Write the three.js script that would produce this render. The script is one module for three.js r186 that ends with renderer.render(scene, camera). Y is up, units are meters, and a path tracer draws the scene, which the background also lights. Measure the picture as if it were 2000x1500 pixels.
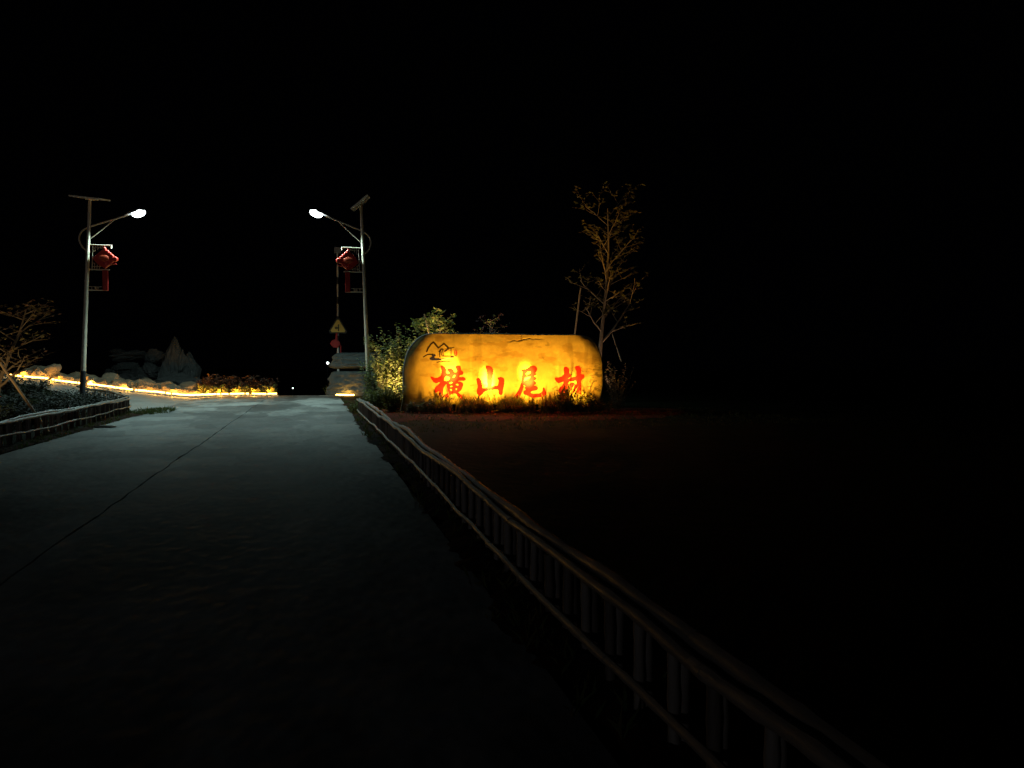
import * as THREE from 'three';
import { mergeVertices } from 'three/addons/utils/BufferGeometryUtils.js';

// ---------------------------------------------------------------- camera, night sky, moon, exposure
const scene = new THREE.Scene();
const W = 2000, HH = 1500, F = 1500;
const camera = new THREE.PerspectiveCamera(2 * Math.atan(HH / 2 / F) * 180 / Math.PI, W / HH, 0.05, 1500);
camera.rotation.order = 'YXZ';
camera.position.set(0, 1.65, 0);
camera.rotation.set(-Math.atan(38 / F), -Math.atan(385 / F), 0);
camera.updateMatrixWorld(true);
scene.add(camera);
const renderer = new THREE.WebGLRenderer({ antialias: true });
renderer.setSize(1024, 768);
renderer.toneMapping = THREE.LinearToneMapping;
renderer.toneMappingExposure = 1;
renderer.shadowMap.enabled = true;
{ // an overcast country night: almost black, a trace of blue
  const w = 64, h = 32, d = new Float32Array(w * h * 4);
  for (let i = 0; i < w * h; i++) { d[i * 4] = 0.00012; d[i * 4 + 1] = 0.00013; d[i * 4 + 2] = 0.00024; d[i * 4 + 3] = 1; }
  const t = new THREE.DataTexture(d, w, h, THREE.RGBAFormat, THREE.FloatType);
  t.mapping = THREE.EquirectangularReflectionMapping; t.needsUpdate = true;
  scene.background = t; scene.environment = t;
}
const moon = new THREE.DirectionalLight(new THREE.Color(0.82, 0.86, 1.0), 0.045);
moon.name = 'moon'; moon.position.set(-34, 10, 40); moon.castShadow = true; moon.shadow.radius = 3;
Object.assign(moon.shadow.camera, { left: -40, right: 40, top: 40, bottom: -40, far: 150 });
scene.add(moon);

// ---------------------------------------------------------------- helpers
const V = (x, y, z) => new THREE.Vector3(x, y, z);
function rng(seed) { let a = seed * 2654435761 >>> 0; return () => { a = a + 0x6D2B79F5 | 0; let t = Math.imul(a ^ a >>> 15, 1 | a); t = t + Math.imul(t ^ t >>> 7, 61 | t) ^ t; return ((t ^ t >>> 14) >>> 0) / 4294967296; }; }
const clamp = (x, a, b) => Math.min(b, Math.max(a, x));
const smooth = (a, b, x) => { const t = clamp((x - a) / (b - a), 0, 1); return t * t * (3 - 2 * t); };
const lerp = (a, b, t) => a + (b - a) * t;
function hash3(x, y, z) { let h = Math.imul(x, 374761393) ^ Math.imul(y, 668265263) ^ Math.imul(z, 2147483647 - 1274126177); h = Math.imul(h ^ h >>> 13, 1274126177); h ^= h >>> 16; return (h >>> 0) / 4294967296; }
function noise(x, y = 0, z = 0) {
  const X = Math.floor(x), Y = Math.floor(y), Z = Math.floor(z), f = t => t * t * (3 - 2 * t);
  const u = f(x - X), v = f(y - Y), w = f(z - Z), q = (i, j, k) => hash3(X + i, Y + j, Z + k);
  return lerp(lerp(lerp(q(0, 0, 0), q(1, 0, 0), u), lerp(q(0, 1, 0), q(1, 1, 0), u), v), lerp(lerp(q(0, 0, 1), q(1, 0, 1), u), lerp(q(0, 1, 1), q(1, 1, 1), u), v), w) * 2 - 1;
}
function fbm(x, y = 0, z = 0, o = 4) { let s = 0, a = 0.5; for (let i = 0; i < o; i++) { s += a * noise(x, y, z); x = x * 2.03 + 7.1; y = y * 2.03 + 3.7; z = z * 2.03 + 1.3; a *= 0.5; } return s; }
// a point of the place, seen at a pixel of the photograph, at a measured distance in front of the lens
function at(px, py, depth) { return V((px - W / 2) / F * depth, (HH / 2 - py) / F * depth, -depth).applyMatrix4(camera.matrixWorld); }
const used = {};
function numbered(n) { used[n] = (used[n] ?? -1) + 1; return used[n] ? n + '_' + String(used[n]).padStart(3, '0') : n; }
function shade(o) { o.traverse(c => { if (c.isMesh) { c.castShadow = true; c.receiveShadow = true; } }); return o; }
function tag(o, label, category, group) { o.userData.label = label; o.userData.category = category; if (group) o.userData.group = group; return o; }
function thing(name, label, category, group) { const g = new THREE.Group(); g.name = numbered(name); scene.add(g); return tag(g, label, category, group); }
function part(name, geo, mat, parent) { const m = new THREE.Mesh(geo, mat); m.name = name; m.castShadow = m.receiveShadow = true; parent.add(m); return m; }
function solo(name, geo, mat, label, category, group) { const m = new THREE.Mesh(geo, mat); m.name = numbered(name); m.castShadow = m.receiveShadow = true; scene.add(m); return tag(m, label, category, group); }
function structure(name, geo, mat) { const m = new THREE.Mesh(geo, mat); m.name = numbered(name); m.castShadow = m.receiveShadow = true; m.userData.kind = 'structure'; scene.add(m); return m; }

class Build {
  constructor() { this.p = []; this.uv = []; this.c = []; this.i = []; this.col = null; }
  v(x, y, z, u = 0, w = 0) { this.p.push(x, y, z); this.uv.push(u, w); if (this.col) this.c.push(...this.col); return this.p.length / 3 - 1; }
  tri(a, b, c) { this.i.push(a, b, c); }
  quad(a, b, c, d) { this.i.push(a, b, c, a, c, d); }
  tube(pts, rad, seg = 8, caps = true) {
    const n = pts.length, rings = []; let ref = null, len = 0;
    for (let k = 0; k < n; k++) {
      const t = pts[Math.min(n - 1, k + 1)].clone().sub(pts[Math.max(0, k - 1)]).normalize();
      if (!ref) ref = Math.abs(t.y) > 0.9 ? V(1, 0, 0) : V(0, 1, 0);
      const b = t.clone().cross(ref).normalize(), a = b.clone().cross(t).normalize(); ref = a;
      if (k) len += pts[k].distanceTo(pts[k - 1]);
      const r = Array.isArray(rad) ? rad[k] : rad, ring = [];
      for (let s = 0; s <= seg; s++) { const q = s / seg * Math.PI * 2, c = Math.cos(q) * r, d = Math.sin(q) * r; ring.push(this.v(pts[k].x + a.x * c + b.x * d, pts[k].y + a.y * c + b.y * d, pts[k].z + a.z * c + b.z * d, s / seg, len)); }
      rings.push(ring);
    }
    for (let k = 0; k < n - 1; k++) for (let s = 0; s < seg; s++) this.quad(rings[k][s], rings[k][s + 1], rings[k + 1][s + 1], rings[k + 1][s]);
    if (caps) for (const [k, f] of [[0, 1], [n - 1, 0]]) {
      const r = rings[k].slice(0, seg).map(id => this.v(this.p[id * 3], this.p[id * 3 + 1], this.p[id * 3 + 2])), m = this.v(pts[k].x, pts[k].y, pts[k].z);
      for (let s = 0; s < seg; s++) f ? this.tri(m, r[(s + 1) % seg], r[s]) : this.tri(m, r[s], r[(s + 1) % seg]);
    }
    return this;
  }
  box(cx, cy, cz, w, h, d) {
    const x = w / 2, y = h / 2, z = d / 2;
    for (const [n, u, t] of [[[1, 0, 0], [0, 0, -1], [0, 1, 0]], [[-1, 0, 0], [0, 0, 1], [0, 1, 0]], [[0, 1, 0], [1, 0, 0], [0, 0, -1]], [[0, -1, 0], [1, 0, 0], [0, 0, 1]], [[0, 0, 1], [1, 0, 0], [0, 1, 0]], [[0, 0, -1], [-1, 0, 0], [0, 1, 0]]]) {
      const q = (a, b) => this.v(cx + (n[0] + u[0] * a + t[0] * b) * x, cy + (n[1] + u[1] * a + t[1] * b) * y, cz + (n[2] + u[2] * a + t[2] * b) * z, a, b);
      this.quad(q(-1, -1), q(1, -1), q(1, 1), q(-1, 1));
    }
    return this;
  }
  leaf(p, dir, len, wid, roll, bend = 0.25) { // a folded pointed leaf of four faces
    const t = dir.clone().normalize(); let s = t.clone().cross(V(0, 1, 0)); if (s.lengthSq() < 1e-4) s.set(1, 0, 0); s.normalize();
    const n = s.clone().cross(t).normalize(); const c = Math.cos(roll), d = Math.sin(roll), S = s.clone().multiplyScalar(c).addScaledVector(n, d), N = n.clone().multiplyScalar(c).addScaledVector(s, -d);
    const m = p.clone().addScaledVector(t, len * 0.45), e = p.clone().addScaledVector(t, len).addScaledVector(N, -bend * len);
    const l = m.clone().addScaledVector(S, wid / 2).addScaledVector(N, wid * 0.15), r = m.clone().addScaledVector(S, -wid / 2).addScaledVector(N, wid * 0.15);
    const a = this.v(p.x, p.y, p.z, .5, 0), b = this.v(m.x, m.y, m.z, .5, .5), f = this.v(e.x, e.y, e.z, .5, 1), g = this.v(l.x, l.y, l.z, 0, .5), h = this.v(r.x, r.y, r.z, 1, .5);
    this.tri(a, b, g); this.tri(a, h, b); this.tri(g, b, f); this.tri(b, h, f);
    return this;
  }
  geo() {
    const g = new THREE.BufferGeometry();
    g.setAttribute('position', new THREE.Float32BufferAttribute(this.p, 3)); g.setAttribute('uv', new THREE.Float32BufferAttribute(this.uv, 2));
    if (this.c.length) g.setAttribute('color', new THREE.Float32BufferAttribute(this.c, 3));
    g.setIndex(this.i); g.computeVertexNormals(); return g;
  }
}
const toS = x => 255 * (x <= 0.0031308 ? 12.92 * x : 1.055 * Math.pow(x, 1 / 2.4) - 0.055);
function texture(w, h, fn, srgb = true) {
  const d = new Uint8Array(w * h * 4);
  for (let y = 0; y < h; y++) for (let x = 0; x < w; x++) { const c = fn((x + .5) / w, (y + .5) / h), o = (y * w + x) * 4; for (let k = 0; k < 3; k++) d[o + k] = clamp(srgb ? toS(Math.max(0, c[k])) : c[k] * 255, 0, 255); d[o + 3] = 255; }
  const t = new THREE.DataTexture(d, w, h); t.magFilter = THREE.LinearFilter; t.minFilter = THREE.LinearMipmapLinearFilter; t.generateMipmaps = true;
  t.wrapS = t.wrapT = THREE.RepeatWrapping; if (srgb) t.colorSpace = THREE.SRGBColorSpace; t.needsUpdate = true; return t;
}
const rgb = (r, g, b) => new THREE.Color().setRGB(r, g, b);
const std = (c, rough = 0.8, o = {}) => new THREE.MeshStandardMaterial({ color: c, roughness: rough, side: THREE.DoubleSide, ...o });
const wrapN = (u, v, f, s) => { // tileable fbm
  const a = fbm(u * f, v * f, s), b = fbm((u - 1) * f, v * f, s), c = fbm(u * f, (v - 1) * f, s), d = fbm((u - 1) * f, (v - 1) * f, s);
  return (a * (1 - u) + b * u) * (1 - v) + (c * (1 - u) + d * u) * v;
};
const grainMap = texture(256, 256, (u, v) => { const k = 0.5 + 0.6 * wrapN(u, v, 24, 3) + 0.35 * wrapN(u, v, 7, 9); return [k, k, k]; }, false);

// ---------------------------------------------------------------- materials
const earth = o => new THREE.MeshPhysicalMaterial({ color: 0xffffff, roughness: 1, specularIntensity: 0.1, side: THREE.DoubleSide, ...o }); // loose crumbly ground hardly glints
const roadMap = texture(384, 1536, (u, v) => { // the road is 6.6 m wide and 48 m long
  const x = u * 6.6, z = v * 48;
  let k = 0.25 + 0.16 * fbm(x * 0.9, z * 0.35, 1) + 0.12 * fbm(x * 4, z * 2.4, 4) + 0.1 * fbm(x * 16, z * 9, 2, 2);
  const stain = smooth(0.03, 0.16, fbm(x * 0.75 + 9, z * 0.42 + 4, 6, 5)); k *= 1 - 0.5 * stain;
  const wet = smooth(0.08, 0.15, fbm(x * 1.1 + 3, z * 0.5 + 40, 8, 5)); k *= 1 - 0.5 * wet;
  return [k * 1.0, k * 0.985, k * 0.93];
});
const M = {
  road: std(0xffffff, 0.74, { map: roadMap, bumpMap: texture(384, 1536, (u, v) => { const x = u * 6.6, z = v * 48, k = .5 + .5 * fbm(x * 1.3, z * .9, 51, 5) + .22 * fbm(x * 14, z * 9, 52, 2); return [k, k, k]; }, false), bumpScale: 0.022 }),
  joint: std(rgb(.02, .02, .018), 1),
  side: std(0xffffff, 0.75, { map: texture(512, 512, (u, v) => { const k = 0.2 + 0.12 * wrapN(u, v, 9, 5) + 0.08 * wrapN(u, v, 40, 2); return [k, k * .98, k * .92]; }) }),
  soil: earth({ map: texture(512, 512, (u, v) => { const k = 0.075 + 0.06 * wrapN(u, v, 10, 1) + 0.06 * wrapN(u, v, 44, 2), g = smooth(0, .3, wrapN(u, v, 6, 14)); return [k * lerp(.55, .25, g), k * lerp(.22, .24, g), k * lerp(.13, .12, g)]; }), bumpMap: grainMap, bumpScale: 0.03 }),
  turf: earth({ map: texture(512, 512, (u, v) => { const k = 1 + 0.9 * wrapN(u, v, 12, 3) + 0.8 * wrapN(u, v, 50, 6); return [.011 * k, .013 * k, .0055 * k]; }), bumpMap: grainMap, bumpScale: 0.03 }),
  bedSoil: earth({ map: texture(512, 512, (u, v) => { const k = 1 + 0.7 * wrapN(u, v, 10, 1) + 0.8 * wrapN(u, v, 44, 2); return [.1 * k, .026 * k, .015 * k]; }), bumpMap: grainMap, bumpScale: 0.05 }),
  bamboo: [[.21, .175, .135], [.25, .21, .165], [.18, .155, .125]].map(c => std(0xffffff, 0.5, { map: texture(128, 256, (u, v) => { const k = 1 + 0.35 * wrapN(u, v, 9, c[0] * 90) + .25 * wrapN(u * 3 % 1, v, 20, 5); return c.map(q => q * k); }), bumpMap: grainMap, bumpScale: 0.002 })),
  bambooPost: [[.13, .1, .075], [.24, .2, .16]].map(c => std(0xffffff, 0.6, { map: texture(128, 128, (u, v) => { const k = 1 + 0.5 * wrapN(u, v, 9, c[0] * 90); return c.map(q => q * k); }), bumpMap: grainMap, bumpScale: 0.002 })),
  galv: std(0xffffff, 0.5, { map: texture(128, 256, (u, v) => { const k = 0.6 + 0.16 * wrapN(u, v, 6, 31) + .08 * wrapN(u, v, 30, 7), r = smooth(.1, .4, wrapN(u, v, 12, 77)); return [k * lerp(1.05, .95, r), k * lerp(.9, .7, r), k * lerp(.72, .45, r)]; }), metalness: 0.15 }),
  paintWhite: std(rgb(.6, .59, .55), 0.45),
  sleeve: std(rgb(.02, .022, .03), 0.5),
  head: std(rgb(.3, .31, .32), 0.4, { metalness: 0.4 }),
  panelBack: std(rgb(.8, .76, .66), 0.6), cell: std(rgb(.015, .02, .05), 0.2), 
  red: std(rgb(.5, .028, .015), 0.42), redDeep: std(rgb(.36, .014, .01), 0.55), redPale: std(rgb(.55, .075, .03), 0.5),
  yellow: std(rgb(.75, .55, .1), 0.5), black: std(rgb(.012, .012, .012), 0.6),
  can: std(rgb(.02, .02, .02), 0.5, { metalness: .3 }),
  lensWarm: std(rgb(.8, .7, .5), 0.3, { emissive: rgb(1, .56, .12), emissiveIntensity: 14 }),
  lensCool: std(rgb(.9, .9, .9), 0.3, { emissive: rgb(.9, 1, .98), emissiveIntensity: 6 }),
  strip: std(rgb(.8, .7, .5), 0.4, { emissive: rgb(1, .52, .1), emissiveIntensity: 14 }),
  bark: std(0xffffff, 0.95, { map: texture(128, 256, (u, v) => { const k = 0.22 + 0.16 * wrapN(u, v, 12, 61) + .1 * wrapN(u, v, 30, 8); return [k, k * .78, k * .56]; }), bumpMap: grainMap, bumpScale: 0.01 }),
  stake: std(rgb(.34, .25, .16), 0.8, { bumpMap: grainMap, bumpScale: 0.004 }),
};
const leafMat = (c, t = 0.45) => new THREE.MeshPhysicalMaterial({ color: rgb(...c), roughness: 0.9, side: THREE.DoubleSide, transmission: t, thickness: 0, specularIntensity: 0.35, vertexColors: true });
M.leaf = leafMat([1, 1, 1]);
const rockMat = (c, seed, f = 5) => std(0xffffff, 0.92, { map: texture(256, 256, (u, v) => { const k = 1 + 0.55 * wrapN(u, v, f, seed) + .35 * wrapN(u, v, f * 5, seed + 3); return c.map(q => q * k); }), bumpMap: grainMap, bumpScale: 0.02 });
M.rockTan = [rockMat([.16, .115, .07], 5), rockMat([.12, .085, .055], 6), rockMat([.19, .14, .09], 7)];
M.rockGrey = rockMat([.042, .042, .04], 11); M.rockDark = rockMat([.055, .064, .062], 12, 7); M.kerb = rockMat([.24, .22, .19], 13, 8);

// ---------------------------------------------------------------- ground, road, side road, verges
const GX = -0.6;
function H(x, z) {
  const D = -z; let h = 1.05 * clamp((-6.2 - x) / 7, 0, 1.9) * smooth(30.5, 38.5, D);
  const w = Math.max(1 - smooth(1.4, 3.2, Math.abs(x - GX)), smooth(48, 62, D));
  h -= w * Math.min(4, Math.max(0, D - 41.3) * 0.085);
  if (x > 2.2 || x < -6.4) h += 0.05 * fbm(x * 0.5, z * 0.5, 2) * smooth(0, 2, Math.max(x - 2.2, -6.4 - x));
  return h;
}
function grid(xs, zs, yf, uvf) {
  const b = new Build(); const ids = zs.map(z => xs.map(x => b.v(x, yf(x, z), z, ...uvf(x, z))));
  for (let j = 0; j < zs.length - 1; j++) for (let i = 0; i < xs.length - 1; i++) b.quad(ids[j][i], ids[j][i + 1], ids[j + 1][i + 1], ids[j + 1][i]);
  return b.geo();
}
const range = (a, b, s) => { const o = []; for (let x = a; x < b - 1e-6; x += s) o.push(x); o.push(b); return o; };
{
  const xs = [-600, -300, -150, -80, -50, -35, ...range(-26, 20, 0.4), 28, 40, 70, 140, 300, 600], zs = [120, 50, 20, ...range(-64, 8, 0.4).reverse(), -75, -95, -130, -200, -350, -700];
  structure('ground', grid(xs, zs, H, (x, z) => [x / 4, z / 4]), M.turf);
}
const RL = -5.42, RC = -2.26, RR = 1.17, RT = 0.05;
{
  const road = new THREE.Group(); road.name = 'road'; road.userData.kind = 'structure'; scene.add(road);
  part('joint_filler', new Build().box((RL + RR) / 2, RT - 0.04, -17, RR - RL - 0.06, 0.02, 48).geo(), M.joint, road);
  const cut = [-7, 6, 18.8, 30.5, 41.2];
  const seam = D => 0.035 * noise(D * 0.35, 3) + 0.014 * noise(D * 2.3, 8), chip = D => 0.006 + 0.012 * Math.max(0, noise(D * 1.7, 5)) + 0.006 * Math.max(0, noise(D * 7, 2));
  for (const side of [0, 1]) for (let k = 0; k < cut.length - 1; k++) { // each slab: a top, a worn arris, and sides
    const d0 = cut[k] + 0.002, d1 = cut[k + 1] - 0.002, b = new Build(), T = RT + 0.004 * noise(k * 3.3, side), e = 0.006, q = (x, y, D) => b.v(x, y, -D, (x - RL) / 6.6, (D + 7) / 48);
    const rows = range(d0, d1, 0.16).map(D => { const c = RC + seam(D), w = chip(D + side * 40), x0 = side ? c + w : RL, x1 = side ? RR : c - w; return [q(x0, -0.06, D), q(x0, T - e, D), q(x0 + e, T, D), q(x1 - e, T, D), q(x1, T - e, D), q(x1, -0.06, D)]; });
    for (let j = 0; j < rows.length - 1; j++) for (let i = 0; i < 5; i++) b.quad(rows[j][i], rows[j][i + 1], rows[j + 1][i + 1], rows[j + 1][i]);
    part('concrete_slab', b.geo(), M.road, road);
  }
}
// second leg of the left fence, along the side road
const LEG = [[-5.85, 26.6], [-5.95, 27.6], [-6.25, 29.0], [-6.9, 31], [-8.0, 33.1], [-9.4, 34.8], [-11.5, 36.2], [-14, 37]];
function legD(x) { for (let k = 0; k < LEG.length - 1; k++) if (x <= LEG[k][0] && x >= LEG[k + 1][0]) return lerp(LEG[k][1], LEG[k + 1][1], (LEG[k][0] - x) / (LEG[k][0] - LEG[k + 1][0])); return x > -6 ? 27 : 37; }
{
  const b = new Build(), xs = range(-40, RL + 0.1, 0.5), rows = xs.map(x => { const a = legD(x) + 0.35 + 0.1 * noise(x * 2), r = []; for (let k = 0; k <= 16; k++) { const z = -lerp(a, 41.0, k / 16); r.push(b.v(x, H(x, z) + (x > RL - .2 ? 0.03 : 0.04), z, x / 5, z / 5)); } return r; });
  for (let i = 0; i < xs.length - 1; i++) for (let k = 0; k < 16; k++) b.quad(rows[i][k], rows[i + 1][k], rows[i + 1][k + 1], rows[i][k + 1]);
  structure('side_road', b.geo(), M.side);
  structure('road_beyond_crest', grid(range(GX - 1.2, GX + 1.15, 0.4), range(-75, -41.2, 1).reverse(), (x, z) => H(x, z) + 0.035, (x, z) => [x / 5, z / 5]), M.side);
}
function verge(sign, edge, wide, D0, D1) { // crumbling soil lying over the slab edge
  const b = new Build(), ds = range(D0, D1, 0.08), rows = ds.map(D => {
    const rag = 0.16 * fbm(D * 0.9, sign * 9, 1) + 0.12 * fbm(D * 4, sign * 5, 3) + 0.05 * noise(D * 17, 3);
    const o = edge - sign * (0.02 + rag), r = [];
    for (let k = 0; k <= 6; k++) { const t = k / 6, x = lerp(o, edge + sign * wide, t); r.push(b.v(x, (k == 0 ? RT + 0.003 : RT + 0.012 + 0.05 * Math.sin(Math.min(1, t * 1.3) * Math.PI) * (0.7 + 0.6 * noise(D * 2, k, 4)) - 0.07 * t * t) + 0.018 * noise(D * 9, k * 2, 7) * (k > 0 ? 1 : 0), -D, x / 2, D / 2)); }
    return r;
  });
  for (let i = 0; i < ds.length - 1; i++) for (let k = 0; k < 6; k++) sign > 0 ? b.quad(rows[i][k], rows[i][k + 1], rows[i + 1][k + 1], rows[i + 1][k]) : b.quad(rows[i][k + 1], rows[i][k], rows[i + 1][k], rows[i + 1][k + 1]);
  structure('soil_verge', b.geo(), M.soil);
}
verge(1, RR, 0.8, -2, 36); verge(-1, RL, 0.75, 6, 28.6);

// ---------------------------------------------------------------- grass and weeds along the verges
{
  const R = rng(5), b = new Build();
  const tuft = (x, z, n, h, green) => { for (let k = 0; k < n; k++) { const a = R() * 6.28, l = h * (0.5 + R()); b.col = [0.05 + 0.05 * R() * (2 - green), 0.075 + 0.04 * R(), 0.025]; b.leaf(V(x + (R() - .5) * .12, H(x, z) + 0.04, z + (R() - .5) * .12), V(Math.cos(a) * .6, 1, Math.sin(a) * .6), l, 0.012 + l * .05, R() * 6, 0.3); } };
  for (let k = 0; k < 420; k++) { const D = 3 + R() * 31, x = RR + 0.02 + Math.pow(R(), 1.5) * 0.6 + 0.1 * noise(D * .9); tuft(x, -D, 6, 0.06 + 0.09 * R(), 0.7); }
  for (let k = 0; k < 230; k++) { const D = 9 + R() * 19, x = RL - 0.02 - Math.pow(R(), 1.5) * 0.5; tuft(x, -D, 6, 0.05 + 0.08 * R(), 0.6); }
  for (let k = 0; k < 190; k++) { const a = R() * 6.28, r = Math.sqrt(R()); tuft(-5.35 + r * Math.cos(a) * 0.65, -(28.2 + r * Math.sin(a) * 1.9), 7, 0.06 + 0.08 * R(), 1); }
  for (let k = 0; k < 700; k++) { const x = 2 + R() * 12, D = 18 + R() * 8; tuft(x, -D, 5, 0.04 + 0.06 * R(), 0.2); }
  const m = new THREE.Mesh(b.geo(), M.leaf); m.name = 'grass'; m.castShadow = m.receiveShadow = true; m.userData = { kind: 'stuff', label: 'low weeds and grass along the road verges', category: 'grass' }; scene.add(m);
}

// ---------------------------------------------------------------- bamboo fences
function fence(pts, o) {
  const g = thing('bamboo_fence', o.label, 'fence', 'low bamboo fences beside the road'), R = rng(o.seed);
  const acc = [0]; for (let k = 1; k < pts.length; k++) acc.push(acc[k - 1] + Math.hypot(pts[k][0] - pts[k - 1][0], pts[k][1] - pts[k - 1][1]));
  const L = acc[acc.length - 1];
  const P = s => { let k = 1; while (k < pts.length - 1 && acc[k] < s) k++; const t = (s - acc[k - 1]) / (acc[k] - acc[k - 1]), a = pts[k - 1], b = pts[k]; const dx = (b[0] - a[0]) / (acc[k] - acc[k - 1]), dz = (b[1] - a[1]) / (acc[k] - acc[k - 1]); return { x: lerp(a[0], b[0], t), D: lerp(a[1], b[1], t), nx: -dz * o.side, nD: dx * o.side }; };
  const wob = (s, k) => 0.03 * noise(s * 0.42, k, o.seed) + 0.014 * noise(s * 1.6, k, o.seed + 3);
  const rail = (name, y, r, off, k) => {
    for (let s = 0; s < L;) {
      const e = Math.min(L, s + 1.9 + R() * 1.2), b = new Build(), ps = [], rs = [], n = Math.max(3, Math.ceil((e - s) / 0.07)), ph = R(), lift = (R() - .5) * 0.014, rr = r * (0.9 + 0.2 * R());
      for (let i = 0; i <= n; i++) { const q = lerp(s - 0.05, e + 0.05, i / n), p = P(clamp(q, 0, L)), nd = ((q / 0.31 + ph) % 1 + 1) % 1; ps.push(V(p.x + p.nx * (off + wob(q, k + 20) * .5), Math.max(0, H(p.x, -p.D)) + RT * .4 + y + wob(q, k) + lift, -(p.D + p.nD * off))); rs.push(rr * (1 + (nd < 0.2 ? 0.16 : 0) + 0.05 * noise(q * 5, k))); }
      b.tube(ps, rs, 9); part(name, b.geo(), M.bamboo[R() * 3 | 0], g); s = e;
    }
  };
  rail('top_rail', o.top, 0.036, -0.035, 1); rail('top_rail', o.top - 0.02, 0.027, 0.04, 5); rail('lower_rail', o.low, 0.022, 0.045, 9);
  for (let s = 0.15; s < L; s += o.pitch * (0.92 + 0.16 * R())) for (const [off, r0, cutoff] of [[0.0, 0.026, -0.045], [-0.052, 0.03, -0.07]]) {
    const p = P(clamp(s + (off ? 0.035 : 0), 0, L)), gy = Math.max(0, H(p.x, -p.D)), b = new Build(), r = r0 * (0.85 + 0.3 * R()), top = gy + RT * .4 + o.top + wob(s, 1) + cutoff - 0.02 * R(), lx = (R() - .5) * .03, ps = [], rs = [], n = 12, ph = R();
    for (let i = 0; i <= n; i++) { const t = i / n, y = lerp(gy - 0.15, top, t), nd = (y / 0.24 + ph + 9) % 1; ps.push(V(p.x + p.nx * off + lx * (t - .5), y, -(p.D + p.nD * off))); rs.push(r * (1 + (nd < 0.22 ? 0.13 : 0))); }
    b.tube(ps, rs, 9); part('post', b.geo(), M.bambooPost[R() * 2 | 0], g);
  }
}
fence([[1.42, 0.6], [1.42, 12], [1.4, 20], [1.36, 25.4]], { seed: 3, side: 1, top: 0.53, low: 0.17, pitch: 0.35, label: 'long low bamboo fence running along the right road edge towards camera' });
fence([[-5.78, 9], [-5.8, 18], ...LEG.slice(0, 6)], { seed: 8, side: -1, top: 0.53, low: 0.25, pitch: 0.5, label: 'low bamboo fence on the left road edge, bending round at corner' });

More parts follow.
